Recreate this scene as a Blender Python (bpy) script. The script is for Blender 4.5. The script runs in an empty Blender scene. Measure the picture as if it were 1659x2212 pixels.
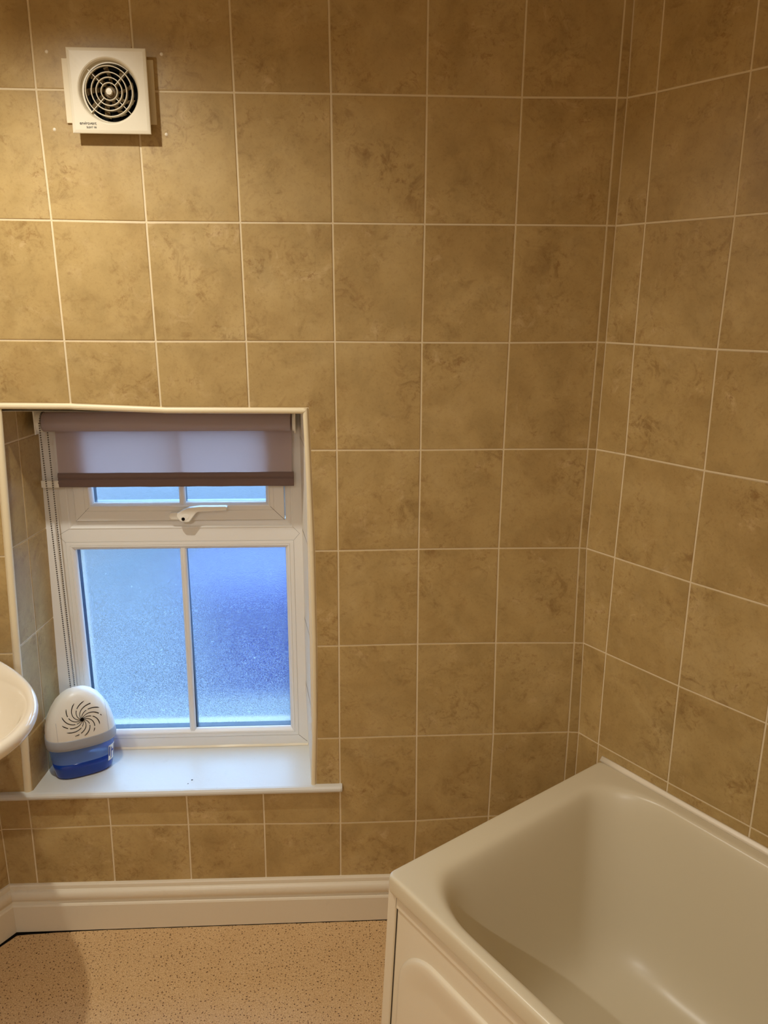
import bpy, bmesh, math, random
from mathutils import Vector, Matrix
random.seed(7)
S = bpy.context.scene
D = bpy.data

# ------------------------------------------------------------------ camera
cam = D.cameras.new('camera'); camo = D.objects.new('camera', cam); S.collection.objects.link(camo)
cam.sensor_fit = 'VERTICAL'; cam.sensor_height = 24.0; cam.lens = 24.0 * 1693.6 / 2212
cam.clip_start = 0.02
R_ = Vector((0.9987, -0.0506, 0.0050)); U_ = Vector((0.0086, 0.2645, 0.9643)); F_ = Vector((0.0501, 0.9631, -0.2646))
U_ = (U_ - R_ * U_.dot(R_)).normalized(); F_ = U_.cross(R_).normalized()
camo.matrix_world = Matrix(((R_.x, U_.x, -F_.x, 0.6200), (R_.y, U_.y, -F_.y, -1.8071), (R_.z, U_.z, -F_.z, 1.6574), (0, 0, 0, 1)))
S.camera = camo

# ------------------------------------------------------------------ world, lamps, exposure
S.view_settings.view_transform = 'Standard'; S.view_settings.look = 'None'
S.view_settings.gamma = 1.0; S.view_settings.exposure = 0.15
try: S.view_settings.use_curve_mapping = False
except Exception: pass
S.cycles.max_bounces = 10; S.cycles.diffuse_bounces = 6; S.cycles.transmission_bounces = 8
S.cycles.transparent_max_bounces = 8
S.cycles.sample_clamp_indirect = 6.0
S.cycles.use_denoising = True
SKY = 9.3
SPOT1 = 39.0; SPOT2 = 9.0; FILL3 = 53.0
WARM = (1.0, 0.96, 0.85)
W = D.worlds.new('daylight'); S.world = W; W.use_nodes = True
wn = W.node_tree.nodes; wl = W.node_tree.links; wn.clear()
wo = wn.new('ShaderNodeOutputWorld'); wb = wn.new('ShaderNodeBackground')
wb.inputs['Color'].default_value = (0.33, 0.59, 1.0, 1); wb.inputs['Strength'].default_value = SKY
wl.new(wb.outputs[0], wo.inputs[0])
LAMPS = [((0.0, -0.51, 2.262), SPOT1), ((0.45, -1.45, 2.262), SPOT2), ((-0.10, -2.35, 2.262), FILL3)]  # last entry is ambient fill added out of view
CEIL = 2.28

# ------------------------------------------------------------------ materials
def lin(r, g, b):
    f = lambda c: (c / 255 / 12.92) if c / 255 <= 0.04045 else ((c / 255 + 0.055) / 1.055) ** 2.4
    return (f(r), f(g), f(b), 1)
class M:
    def __init__(s, name, color=(0.8, 0.8, 0.8, 1), rough=0.5, **kw):
        s.m = D.materials.new(name); s.m.use_nodes = True
        s.t = s.m.node_tree; s.n = s.t.nodes; s.l = s.t.links
        s.p = s.n['Principled BSDF']; s.out = s.n['Material Output']
        s.p.inputs['Base Color'].default_value = color; s.p.inputs['Roughness'].default_value = rough
        for k, v in kw.items(): s.p.inputs[k.replace('_', ' ')].default_value = v
    def node(s, typ, **kw):
        n = s.n.new(typ)
        for k, v in kw.items():
            if hasattr(n, k): setattr(n, k, v)
            else: n.inputs[k.replace('_', ' ')].default_value = v
        return n
    def link(s, a, b): s.l.new(a, b)
    def noise(s, vec, scale, detail=4, rough=0.55, dist=0.0):
        n = s.node('ShaderNodeTexNoise'); n.inputs['Scale'].default_value = scale; n.inputs['Detail'].default_value = detail
        n.inputs['Roughness'].default_value = rough; n.inputs['Distortion'].default_value = dist
        if vec is not None: s.link(vec, n.inputs['Vector'])
        return n.outputs['Fac']
    def ramp(s, fac, stops):
        r = s.node('ShaderNodeValToRGB'); e = r.color_ramp.elements
        while len(e) < len(stops): e.new(0.5)
        for el, (p, c) in zip(e, stops): el.position = p; el.color = c if len(c) == 4 else (*c, 1)
        s.link(fac, r.inputs['Fac']); return r.outputs['Color']
    def mix(s, fac, a, b, mode='MIX'):
        n = s.node('ShaderNodeMix'); n.data_type = 'RGBA'; n.blend_type = mode
        for v, i in ((fac, 0), (a, 6), (b, 7)):
            if isinstance(v, bpy.types.NodeSocket): s.link(v, n.inputs[i])
            else: n.inputs[i].default_value = v
        return n.outputs[2]
    def math(s, op, a, b=0.0):
        n = s.node('ShaderNodeMath'); n.operation = op
        for v, i in ((a, 0), (b, 1)):
            if isinstance(v, bpy.types.NodeSocket): s.link(v, n.inputs[i])
            else: n.inputs[i].default_value = v
        return n.outputs[0]
    def bump(s, h, strength=0.2, dist=0.002):
        b = s.node('ShaderNodeBump'); b.inputs['Strength'].default_value = strength; b.inputs['Distance'].default_value = dist
        s.link(h, b.inputs['Height']); s.link(b.outputs[0], s.p.inputs['Normal']); return b
    def coord(s): return s.node('ShaderNodeNewGeometry').outputs['Position']

def tile_material():
    m = M('wall_tile_glaze', rough=0.38)
    at = m.node('ShaderNodeAttribute'); at.attribute_name = 'tile_rand'
    off = m.node('ShaderNodeVectorMath'); off.operation = 'SCALE'; m.link(at.outputs['Color'], off.inputs[0]); off.inputs['Scale'].default_value = 9.0
    add = m.node('ShaderNodeVectorMath'); add.operation = 'ADD'; m.link(m.coord(), add.inputs[0]); m.link(off.outputs[0], add.inputs[1])
    v = add.outputs[0]
    big = m.noise(v, 7, 3, 0.5, 0.6)
    vein = m.noise(v, 20, 9, 0.70, 0.9)
    fine = m.noise(v, 70, 6, 0.75, 0.6)
    patch = m.ramp(m.noise(v, 9, 3, 0.6, 0.6), [(0.44, (0, 0, 0)), (0.66, (1, 1, 1))])
    c = m.ramp(big, [(0.30, lin(172, 143, 90)), (0.52, lin(182, 154, 100)), (0.72, lin(190, 163, 111))])
    dark = m.ramp(vein, [(0.36, (1, 1, 1)), (0.47, (0, 0, 0))])
    lite = m.ramp(vein, [(0.55, (0, 0, 0)), (0.66, (1, 1, 1))])
    line = m.ramp(fine, [(0.36, (1, 1, 1)), (0.47, (0, 0, 0))])
    df = m.math('MULTIPLY', dark, m.math('ADD', m.math('MULTIPLY', patch, 0.62), 0.12))
    c = m.mix(df, c, lin(140, 108, 60))
    c = m.mix(m.math('MULTIPLY', lite, m.math('ADD', m.math('MULTIPLY', patch, 0.45), 0.05)), c, lin(214, 186, 142))
    c = m.mix(m.math('MULTIPLY', line, m.math('ADD', m.math('MULTIPLY', patch, 0.60), 0.12)), c, lin(144, 108, 60))
    cloud = m.ramp(m.noise(v, 13, 7, 0.62, 0.5), [(0.34, (0.89, 0.885, 0.87)), (0.50, (1, 1, 1)), (0.66, (1.07, 1.075, 1.09))])
    c = m.mix(1.0, c, cloud, 'MULTIPLY')
    speck = m.ramp(m.noise(v, 160, 3, 0.6, 0.3), [(0.30, (0.86, 0.84, 0.80)), (0.46, (1, 1, 1))])
    c = m.mix(0.7, c, speck, 'MULTIPLY')
    m.link(c, m.p.inputs['Base Color'])
    m.link(m.math('ADD', m.math('MULTIPLY', fine, 0.10), 0.34), m.p.inputs['Roughness'])
    m.bump(m.noise(v, 30, 4, 0.6, 0.2), 0.12, 0.003)
    return m.m
def speck_paint(name, col, rough=0.4, bump=0.15, scale=60, dirt=0.0):
    m = M(name, col, rough)
    c = m.coord()
    if dirt:
        f = m.ramp(m.noise(c, 30, 6, 0.7, 0.4), [(0.60, (0, 0, 0)), (0.76, (1, 1, 1))])
        m.link(m.mix(m.math('MULTIPLY', f, dirt), col, lin(150, 120, 80)), m.p.inputs['Base Color'])
    m.bump(m.noise(c, scale, 4, 0.6), bump, 0.002)
    return m.m
MT = {}
MT['tile'] = tile_material()
MT['grout'] = speck_paint('cream_grout', lin(226, 208, 172), 0.85, 0.3, 300, 0.35)
MT['plaster'] = speck_paint('white_plaster', lin(232, 224, 208), 0.8, 0.1, 80)
MT['gloss'] = speck_paint('cream_gloss_paint', lin(226, 214, 190), 0.33, 0.25, 45, 0.12)
MT['sillp'] = speck_paint('white_sill_paint', lin(218, 216, 208), 0.36, 0.30, 38, 0.10)
MT['trim'] = speck_paint('cream_plastic_trim', lin(236, 222, 188), 0.4, 0.12, 60, 0.12)
MT['upvc'] = speck_paint('white_upvc', lin(232, 230, 226), 0.30, 0.04, 40, 0.03)
MT['white'] = M('white_plastic', lin(240, 237, 228), 0.35).m
MT['outer'] = M('weathered_upvc', lin(176, 164, 146), 0.6).m
MT['fanwhite'] = speck_paint('ivory_plastic', lin(224, 214, 190), 0.38, 0.03, 60, 0.06)
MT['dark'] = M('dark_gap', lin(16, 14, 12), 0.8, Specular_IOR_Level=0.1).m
MT['teal'] = M('dark_spacer_bar', lin(22, 48, 72), 0.35).m
MT['print'] = M('dark_print', lin(50, 40, 30), 0.6).m
MT['bath'] = M('bath_acrylic', lin(219, 208, 180), 0.32).m
MT['panel'] = M('bath_panel_acrylic', lin(232, 220, 194), 0.30).m
MT['ceramic'] = M('white_ceramic', lin(238, 228, 208), 0.07).m
MT['chrome'] = M('steel_beads', lin(120, 118, 116), 0.3, Metallic=1.0).m
MT['blade'] = M('fan_blade_plastic', lin(120, 100, 70), 0.5).m
MT['sealant'] = M('white_sealant', lin(232, 220, 196), 0.35).m
MT['greyband'] = M('grey_band_plastic', lin(160, 162, 168), 0.4).m
MT['liquid'] = M('deep_blue_liquid', (0.0, 0.040, 0.32, 1), 0.12).m
MT['brick'] = speck_paint('outdoor_render', (0.22, 0.17, 0.12, 1), 0.9, 0.2, 20)
MT['ledge'] = speck_paint('outdoor_ledge', (0.12, 0.12, 0.12, 1), 0.9, 0.2, 20)

def fabric_material():
    m = M('mauve_blind_fabric', lin(196, 184, 184), 0.85)
    c = m.coord(); mp = m.node('ShaderNodeMapping'); mp.inputs['Scale'].default_value = (60, 60, 900); m.link(c, mp.inputs['Vector'])
    nz = m.noise(mp.outputs[0], 3, 3, 0.6)
    col = m.mix(m.math('MULTIPLY', nz, 0.25), lin(206, 192, 196), lin(182, 168, 172)); m.link(col, m.p.inputs['Base Color'])
    m.bump(nz, 0.15, 0.0006)
    tr = m.node('ShaderNodeBsdfTranslucent'); m.link(m.mix(1.0, col, (1.0, 0.86, 0.74, 1), 'MULTIPLY'), tr.inputs['Color'])
    mx = m.node('ShaderNodeMixShader'); mx.inputs[0].default_value = 0.40
    m.link(m.p.outputs[0], mx.inputs[1]); m.link(tr.outputs[0], mx.inputs[2]); m.link(mx.outputs[0], m.out.inputs['Surface'])
    return m.m
MT['fabric'] = fabric_material()
MT['hem'] = M('mauve_hem_fabric', lin(118, 98, 94), 0.8).m

def glass_material():
    m = M('frosted_glass', (0.95, 0.98, 1, 1), 0.17)
    m.p.inputs['Transmission Weight'].default_value = 1.0; m.p.inputs['IOR'].default_value = 1.2
    c = m.coord()
    b = m.noise(c, 420, 3, 0.6, 0.6)
    m.bump(b, 0.6, 0.002)
    tr = m.node('ShaderNodeBsdfTranslucent'); tr.inputs['Color'].default_value = (0.46, 0.50, 0.54, 1)
    sep = m.node('ShaderNodeSeparateXYZ'); m.link(c, sep.inputs[0])
    grime = m.ramp(m.noise(c, 430, 4, 0.75, 1.2), [(0.52, (0, 0, 0)), (0.60, (1, 1, 1))])
    spots = m.ramp(m.noise(c, 90, 2, 0.5, 0.2), [(0.70, (0, 0, 0)), (0.74, (1, 1, 1))])
    lowp = m.node('ShaderNodeMapRange'); m.link(sep.outputs['Z'], lowp.inputs[0])
    lowp.inputs[1].default_value = 1.02; lowp.inputs[2].default_value = 0.48; lowp.inputs[3].default_value = 0.08; lowp.inputs[4].default_value = 0.85
    f = m.math('ADD', m.math('MULTIPLY', grime, lowp.outputs[0]), m.math('MULTIPLY', spots, 0.35))
    f = m.math('ADD', f, 0.02)
    mx = m.node('ShaderNodeMixShader'); m.link(f, mx.inputs[0])
    m.link(m.p.outputs[0], mx.inputs[1]); m.link(tr.outputs[0], mx.inputs[2]); m.link(mx.outputs[0], m.out.inputs['Surface'])
    return m.m
MT['glass'] = glass_material()
def clear_material(name, tint, fac):
    m = M(name)
    a = m.node('ShaderNodeBsdfTransparent'); a.inputs[0].default_value = tint
    g = m.node('ShaderNodeBsdfGlossy'); g.inputs['Roughness'].default_value = 0.05
    mx = m.node('ShaderNodeMixShader'); mx.inputs[0].default_value = fac
    m.link(a.outputs[0], mx.inputs[1]); m.link(g.outputs[0], mx.inputs[2]); m.link(mx.outputs[0], m.out.inputs['Surface'])
    return m.m
MT['clear'] = clear_material('clear_inner_glass', (0.97, 0.99, 1, 1), 0.04)
def tank_material():
    m = M('pale_blue_tank', lin(120, 158, 232), 0.15)
    a = m.node('ShaderNodeBsdfTransparent'); a.inputs[0].default_value = (0.75, 0.88, 1, 1)
    mx = m.node('ShaderNodeMixShader'); mx.inputs[0].default_value = 0.55
    m.link(a.outputs[0], mx.inputs[1]); m.link(m.p.outputs[0], mx.inputs[2]); m.link(mx.outputs[0], m.out.inputs['Surface'])
    return m.m
MT['tank'] = tank_material()
def floor_material():
    m = M('speckled_vinyl', rough=0.45)
    c = m.coord()
    wob = m.node('ShaderNodeVectorMath'); wob.operation = 'MULTIPLY_ADD'
    nz = m.node('ShaderNodeTexNoise'); nz.inputs['Scale'].default_value = 260; m.link(c, nz.inputs['Vector'])
    m.link(nz.outputs['Color'], wob.inputs[0]); wob.inputs[1].default_value = (0.0042, 0.0042, 0); m.link(c, wob.inputs[2])
    flat = m.node('ShaderNodeVectorMath'); flat.operation = 'MULTIPLY'; m.link(wob.outputs[0], flat.inputs[0]); flat.inputs[1].default_value = (1, 1, 0)
    def vor(scale, seed):
        mp = m.node('ShaderNodeMapping'); mp.inputs['Location'].default_value = (seed, seed, 0); m.link(flat.outputs[0], mp.inputs[0])
        v = m.node('ShaderNodeTexVoronoi'); v.voronoi_dimensions = '2D'; v.inputs['Scale'].default_value = scale; m.link(mp.outputs[0], v.inputs['Vector']); return v
    base = m.ramp(m.noise(c, 320, 5, 0.7), [(0.35, lin(190, 150, 102)), (0.5, lin(214, 178, 128)), (0.66, lin(232, 204, 160))])
    base = m.mix(m.math('MULTIPLY', m.ramp(m.noise(c, 9, 3, 0.5), [(0.4, (0, 0, 0)), (0.7, (1, 1, 1))]), 0.25), base, lin(196, 156, 104))
    v1 = vor(110, 0.0); sel = m.node('ShaderNodeSeparateColor'); m.link(v1.outputs['Color'], sel.inputs[0])
    rad = m.math('MULTIPLY', sel.outputs[0], 0.19)
    s1 = m.math('LESS_THAN', v1.outputs['Distance'], m.math('ADD', rad, 0.02))
    v2 = vor(210, 3.3); sel2 = m.node('ShaderNodeSeparateColor'); m.link(v2.outputs['Color'], sel2.inputs[0])
    s2 = m.math('LESS_THAN', v2.outputs['Distance'], m.math('MULTIPLY', sel2.outputs[0], 0.24))
    col = m.mix(m.math('MULTIPLY', s2, 0.75), base, lin(160, 118, 66))
    col = m.mix(m.math('MULTIPLY', s1, 0.9), col, lin(98, 64, 28))
    m.link(col, m.p.inputs['Base Color'])
    m.bump(m.noise(c, 420, 3, 0.6), 0.35, 0.001)
    return m.m
MT['floor'] = floor_material()
MT['sky_screen'] = M('sky_screen_grey', (0.17, 0.18, 0.185, 1), 0.9).m
MT['tanktop'] = MT['tank']
MT['binblue'] = M('deep_blue_plastic', (0.002, 0.010, 0.13, 1), 0.5).m
MT['ground'] = speck_paint('outdoor_paving', (0.052, 0.056, 0.060, 1), 0.9, 0.2, 20)

# ------------------------------------------------------------------ helpers
def obj(name, bm, mat, parent=None, smooth=False, mats=None):
    me = D.meshes.new(name); bm.normal_update(); bm.to_mesh(me); bm.free()
    o = D.objects.new(name, me); S.collection.objects.link(o)
    for x in (mats or [mat]): me.materials.append(x)
    if smooth:
        for p in me.polygons: p.use_smooth = True
    if parent is not None: o.parent = parent
    return o
def empty(name, loc=(0, 0, 0), rz=0.0):
    o = D.objects.new(name, None); S.collection.objects.link(o); o.location = loc; o.rotation_euler = (0, 0, rz); o.empty_display_size = 0.05
    return o
def tag(o, label, cat, group=None):
    o['label'] = label; o['category'] = cat
    if group: o['group'] = group
    return o
def struct(o): o['kind'] = 'structure'; return o
def child(o, root):
    """parent keeping world position (roots are never scaled)"""
    bpy.context.view_layer.update()
    o.parent = root; o.matrix_parent_inverse = Matrix.Translation(root.location).inverted() if not root.rotation_euler.z else (Matrix.Translation(root.location) @ Matrix.Rotation(root.rotation_euler.z, 4, 'Z')).inverted()
    return o
def box(bm, x0, x1, y0, y1, z0, z1, bevel=0.0, seg=2):
    r = bmesh.ops.create_cube(bm, size=1.0); vs = r['verts']
    for v in vs: v.co = Vector(((x0 + x1) / 2 + v.co.x * (x1 - x0), (y0 + y1) / 2 + v.co.y * (y1 - y0), (z0 + z1) / 2 + v.co.z * (z1 - z0)))
    if bevel:
        es = {e for v in vs for e in v.link_edges}
        bmesh.ops.bevel(bm, geom=list(es), offset=bevel, segments=seg, affect='EDGES', profile=0.6)
    return bm
def sweep(bm, sections, closed_profile=False, cap=True):
    """sections: list of point lists (same count); quads between neighbours"""
    rows = [[bm.verts.new(p) for p in s] for s in sections]
    n = len(rows[0])
    for a, b in zip(rows, rows[1:]):
        for i in range(n if closed_profile else n - 1):
            j = (i + 1) % n
            bm.faces.new((a[i], a[j], b[j], b[i]))
    if cap and closed_profile:
        bm.faces.new(rows[0][::-1]); bm.faces.new(rows[-1])
    return rows
def recalc(bm): bmesh.ops.recalc_face_normals(bm, faces=bm.faces[:]); return bm
def lathe(bm, prof, center, axis='Z', n=32, a0=0, a1=2 * math.pi):
    rows = []
    full = abs(a1 - a0 - 2 * math.pi) < 1e-6
    for k in range(n if full else n + 1):
        a = a0 + (a1 - a0) * k / n; c, s = math.cos(a), math.sin(a)
        r = []
        for (rad, h) in prof:
            if axis == 'Z': p = (center[0] + rad * c, center[1] + rad * s, center[2] + h)
            elif axis == 'Y': p = (center[0] + rad * c, center[1] + h, center[2] + rad * s)
            else: p = (center[0] + h, center[1] + rad * c, center[2] + rad * s)
            r.append(bm.verts.new(p))
        rows.append(r)
    m = len(rows)
    for k in range(m if full else m - 1):
        a, b = rows[k], rows[(k + 1) % m]
        for i in range(len(prof) - 1):
            bm.faces.new((a[i], b[i], b[i + 1], a[i + 1]))
    bmesh.ops.remove_doubles(bm, verts=bm.verts[:], dist=1e-6)
    return bm
def frame_loop(bm, x0, x1, z0, z1, prof):
    """mitred rectangular frame in the XZ plane; prof = [(inset, y)] from outside to inside"""
    rings = []
    for (i, y) in prof:
        rings.append([bm.verts.new(p) for p in ((x0 + i, y, z0 + i), (x1 - i, y, z0 + i), (x1 - i, y, z1 - i), (x0 + i, y, z1 - i))])
    for a, b in zip(rings, rings[1:]):
        for k in range(4):
            j = (k + 1) % 4; bm.faces.new((a[k], a[j], b[j], b[k]))
    return rings
def tile_poly(bm, poly, nrm, g=0.0019, h=0.0014, bv=0.0012, layer=None, mat_tile=0, mat_grout=1, grout=True):
    """one raised tile on its grout bed; poly is counter-clockwise seen from nrm"""
    P = [Vector(p) for p in poly]; n = len(P)
    if grout:
        f = bm.faces.new([bm.verts.new(p) for p in P]); f.material_index = mat_grout
    def inset(d, up):
        out = []
        for i in range(n):
            e1 = (P[i] - P[i - 1]).normalized(); e2 = (P[(i + 1) % n] - P[i]).normalized()
            n1 = nrm.cross(e1); n2 = nrm.cross(e2)
            out.append(P[i] + (n1 + n2) * (d / max(0.2, 1 + n1.dot(n2))) + nrm * up)
        return out
    lo = [bm.verts.new(p) for p in inset(g, -0.0005)]
    mi = [bm.verts.new(p) for p in inset(g + bv * 0.3, h * 0.75)]
    hi = [bm.verts.new(p) for p in inset(g + bv, h)]
    rnd = (random.random(), random.random(), random.random(), 1)
    fs = []
    for a, b in ((lo, mi), (mi, hi)):
        for i in range(n):
            j = (i + 1) % n; fs.append(bm.faces.new((a[i], a[j], b[j], b[i])))
    fs.append(bm.faces.new(hi))
    for f in fs:
        f.material_index = mat_tile
        if layer:
            for l in f.loops: l[layer] = rnd
# ------------------------------------------------------------------ survey of the tiled walls (metres)
BK= {(0, 0): (-0.0022, 2.0625), (1, 0): (0.1997, 2.0627), (2, 0): (0.3984, 2.0634), (3, 0): (0.5984, 2.0641), (4, 0): (0.7993, 2.0641), (5, 0): (1.0004, 2.0639), (6, 0): (1.2038, 2.0666), (0, 1): (0.002, 1.8112), (1, 1): (0.2011, 1.8096), (2, 1): (0.4005, 1.8103), (3, 1): (0.5991, 1.8109), (4, 1): (0.7992, 1.8106), (5, 1): (0.9992, 1.8111), (6, 1): (1.2022, 1.8114), (0, 2): (0.0037, 1.5603), (1, 2): (0.2032, 1.5598), (2, 2): (0.403, 1.5599), (3, 2): (0.6009, 1.5597), (4, 2): (0.7976, 1.5583), (5, 2): (0.9973, 1.5582), (6, 2): (1.2008, 1.56), (3, 3): (0.6027, 1.3121), (4, 3): (0.7991, 1.3112), (5, 3): (0.9954, 1.3121), (6, 3): (1.1971, 1.3119), (3, 4): (0.6033, 1.0652), (4, 4): (0.7985, 1.0668), (5, 4): (0.9948, 1.0669), (6, 4): (1.1948, 1.0655), (3, 5): (0.6027, 0.815), (4, 5): (0.8, 0.8164), (5, 5): (0.9984, 0.8158), (6, 5): (1.1995, 0.8121), (3, 6): (0.6016, 0.555), (4, 6): (0.8018, 0.5562), (5, 6): (1.003, 0.5569), (6, 6): (1.2017, 0.5577), (-1, 7): (-0.2069, 0.3081), (0, 7): (-0.0024, 0.3111), (1, 7): (0.1996, 0.3077), (2, 7): (0.3993, 0.3031), (3, 7): (0.6015, 0.2987), (4, 7): (0.8041, 0.2992), (-1, 8): (-0.2106, 0.137), (0, 8): (-0.0069, 0.139), (1, 8): (0.1967, 0.1427), (2, 8): (0.3975, 0.1346), (3, 8): (0.6003, 0.1308), (0, -1): (-0.0007, 2.3), (1, -1): (0.1977, 2.3), (2, -1): (0.3962, 2.3), (3, -1): (0.596, 2.3), (4, -1): (0.7985, 2.3), (5, -1): (1.0011, 2.3), (6, -1): (1.2058, 2.3)}
CR= {0: (1.226, 2.067), 1: (1.223, 1.8112), 2: (1.221, 1.5593), 3: (1.2184, 1.3107), 4: (1.2133, 1.0641), 5: (1.2238, 0.8111), 6: (1.2298, 0.5552)}
RT= {(0, 0): (0.0773, 2.064), (1, 0): (0.2781, 2.0637), (0, 1): (0.0774, 1.8114), (1, 1): (0.2794, 1.8113), (0, 2): (0.0765, 1.5593), (1, 2): (0.2755, 1.5585), (0, 3): (0.0785, 1.3107), (1, 3): (0.2775, 1.3088), (0, 4): (0.074, 1.0602), (1, 4): (0.2752, 1.0583), (0, 5): (0.0727, 0.8106), (1, 5): (0.2753, 0.8076), (2, 5): (0.4792, 0.8095), (0, 6): (0.0738, 0.5583), (1, 6): (0.2762, 0.557), (2, 6): (0.4789, 0.5588), (0, -1): (0.0765, 2.3), (1, -1): (0.2777, 2.3)}
TH = 0.98013
DW = Vector((math.cos(TH), -math.sin(TH), 0))          # along the right wall, away from the corner
NW = Vector((-math.sin(TH), -math.cos(TH), 0))         # right wall normal, into the room
DL = Vector((-math.cos(TH), -math.sin(TH), 0)); NL = Vector((math.sin(TH), -math.cos(TH), 0))
XC = 1.2218; XLC = -0.2842
ZROW = lambda r: 2.063 - 0.25075 * r
LR = 2.15; LL = 1.6
PR = Vector((XC, 0, 0)) + DW * LR; PL = Vector((XLC, 0, 0)) + DL * LL
YF = -3.1
TRO = [(1.4107, 0.5376), (1.3132, 0.5407), (1.065, 0.5461), (0.8144, 0.5472), (0.62, 0.545), (0.421, 0.5379)]   # right edge trim, outer line
def interp(tab, z):
    if z >= tab[0][0]: return tab[0][1]
    for (z1, x1), (z0, x0) in zip(tab, tab[1:]):
        if z >= z0: return x0 + (x1 - x0) * (z - z0) / (z1 - z0)
    return tab[-1][1]
XRo = lambda z: interp(TRO, z)
XLo = lambda z: -0.212 + (z - 0.433) * 0.045
ZS = 0.421                                             # sill top
# ---------- floor
bm = bmesh.new()
pts = [(XLC, 0.0), (XC, 0.0), (PR.x, PR.y), (PR.x, YF), (PL.x, YF), (PL.x, PL.y)]
def outset_poly(pts, z): return [bm.verts.new((x, y, z)) for x, y in pts]
top = outset_poly(pts, 0.0); bot = outset_poly(pts, -0.05)
bm.faces.new(top[::-1]); bm.faces.new(bot)
for i in range(6): j = (i + 1) % 6; bm.faces.new((top[i], top[j], bot[j], bot[i]))
struct(obj('floor', recalc(bm), MT['floor']))
bm = bmesh.new()
top = outset_poly(pts, CEIL + 0.05); bot = outset_poly(pts, CEIL)
bm.faces.new(top[::-1]); bm.faces.new(bot)
for i in range(6): j = (i + 1) % 6; bm.faces.new((top[i], top[j], bot[j], bot[i]))
struct(obj('ceiling', recalc(bm), MT['plaster']))
# ---------- back wall
bm = bmesh.new(); lay = bm.loops.layers.float_color.new('tile_rand')
NB = Vector((0, -1, 0))
def bk(k, r):
    if k == 'L': return (XLC, ZROW(r) if r < 8 else 0.10)
    if k == 'R':
        if r in CR: return CR[r]
        return (1.2245, 2.30) if r < 0 else (1.2298, ZROW(r) if r < 8 else 0.10)
    z8 = lambda x, z: (x, 0.10)
    if (k, r) in BK: return z8(*BK[(k, r)]) if r == 8 else BK[(k, r)]
    if k == -1 and 3 <= r <= 6: return (XLo(ZROW(r)), ZROW(r))
    return (k * 0.2 + (0.0 if k >= 0 else -0.004), 2.30 if r < 0 else (ZROW(r) if r < 8 else 0.10))
def bt(*xz): tile_poly(bm, [(x, 0, z) for x, z in xz], NB, layer=lay)
cols = ['L', -1, 0, 1, 2, 3, 4, 5, 6, 'R']
LINT = {-1: (-0.199, 1.4235), 0: (0.0038, 1.4214), 1: (0.2045, 1.4128), 2: (0.4038, 1.4112)}
for ci in range(9):
    a, b = cols[ci], cols[ci + 1]
    for r in range(-1, 8):
        A, B_, C_, E_ = bk(a, r), bk(b, r), bk(b, r + 1), bk(a, r + 1)
        inx = a in (-1, 0, 1, 2)
        if not inx or r < 2 or r == 7:
            bt(E_, C_, B_, A)
        elif r == 2:
            if a == 2: bt(LINT[2], (0.5376, 1.4107), (XRo(C_[1]), C_[1]), C_, B_, A)
            else: bt(LINT[a], LINT[b], B_, A)
        elif r in (3, 4, 5):
            if a == 2: bt((XRo(E_[1]), C_[1]), C_, B_, (XRo(A[1]), B_[1]))
        elif r == 6:
            bt(E_, C_, (C_[0], 0.40), (E_[0], 0.40))
            if a == 2: bt((XRo(0.41), 0.41), (B_[0], 0.41), B_, (XRo(B_[1]), B_[1]))
# masonry behind the tiles, around the window opening
box(bm, PL.x, -0.20, 0.004, 0.34, -0.05, CEIL + 0.05); box(bm, 0.53, 2.4, 0.004, 0.34, -0.05, CEIL + 0.05)
box(bm, -0.20, 0.53, 0.004, 0.34, -0.05, 0.402); box(bm, -0.20, 0.53, 0.004, 0.34, 1.412, CEIL + 0.05)
for f in bm.faces:
    if max(abs(v.co.y - 0.0) for v in f.verts) > 0.003: f.material_index = 2
bm.faces.ensure_lookup_table()
# window reveals: tiled left, plastered right and top
XFt = lambda z: -0.179 + (z - 1.07) * 0.022
XBt = lambda z: -0.154 + (z - 1.176) * 0.031
def rv(y, z): t = y / 0.19; return (XFt(z) * (1 - t) + XBt(z) * t, y, z)
zr = [0.40, 0.573, 0.823, 1.073, 1.322, 1.44]
NR = Vector((0.99, -0.12, 0)).normalized()
for z0, z1 in zip(zr, zr[1:]):
    for y0, y1 in ((0.0, 0.096), (0.096, 0.200)):
        tile_poly(bm, [rv(y0, z0), rv(y1, z0), rv(y1, z1), rv(y0, z1)], NR, layer=lay)
def quad(ps, mi):
    f = bm.faces.new([bm.verts.new(p) for p in ps]); f.material_index = mi; return f
zz = [0.40, 0.62, 0.8144, 1.065, 1.3132, 1.44]
for z0, z1 in zip(zz, zz[1:]):
    quad([(XRo(z0) - 0.011, 0, z0), (XRo(z1) - 0.011, 0, z1), (0.504, 0.21, z1), (0.512 if z0 < 0.5 else 0.505, 0.21, z0)], 2)
quad([(-0.20, 0, 1.404), (0.54, 0, 1.402), (0.54, 0.21, 1.402), (-0.20, 0.21, 1.404)], 2)
wall_back = struct(obj('wall_back', bm, None, mats=[MT['tile'], MT['grout'], MT['plaster']]))
for x, z in [(0.2556, 2.1314), (0.0272, 1.9879), (0.2554, 1.9818), (0.0265, 2.1317)]:
    b2 = bmesh.new(); lathe(b2, [(0.0, -0.0026), (0.0026, -0.0022), (0.0036, -0.0012)], (x, 0, z), 'Y', 12)
    o = obj('screw_hole_filler', b2, MT['sealant'], wall_back, True)
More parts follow.
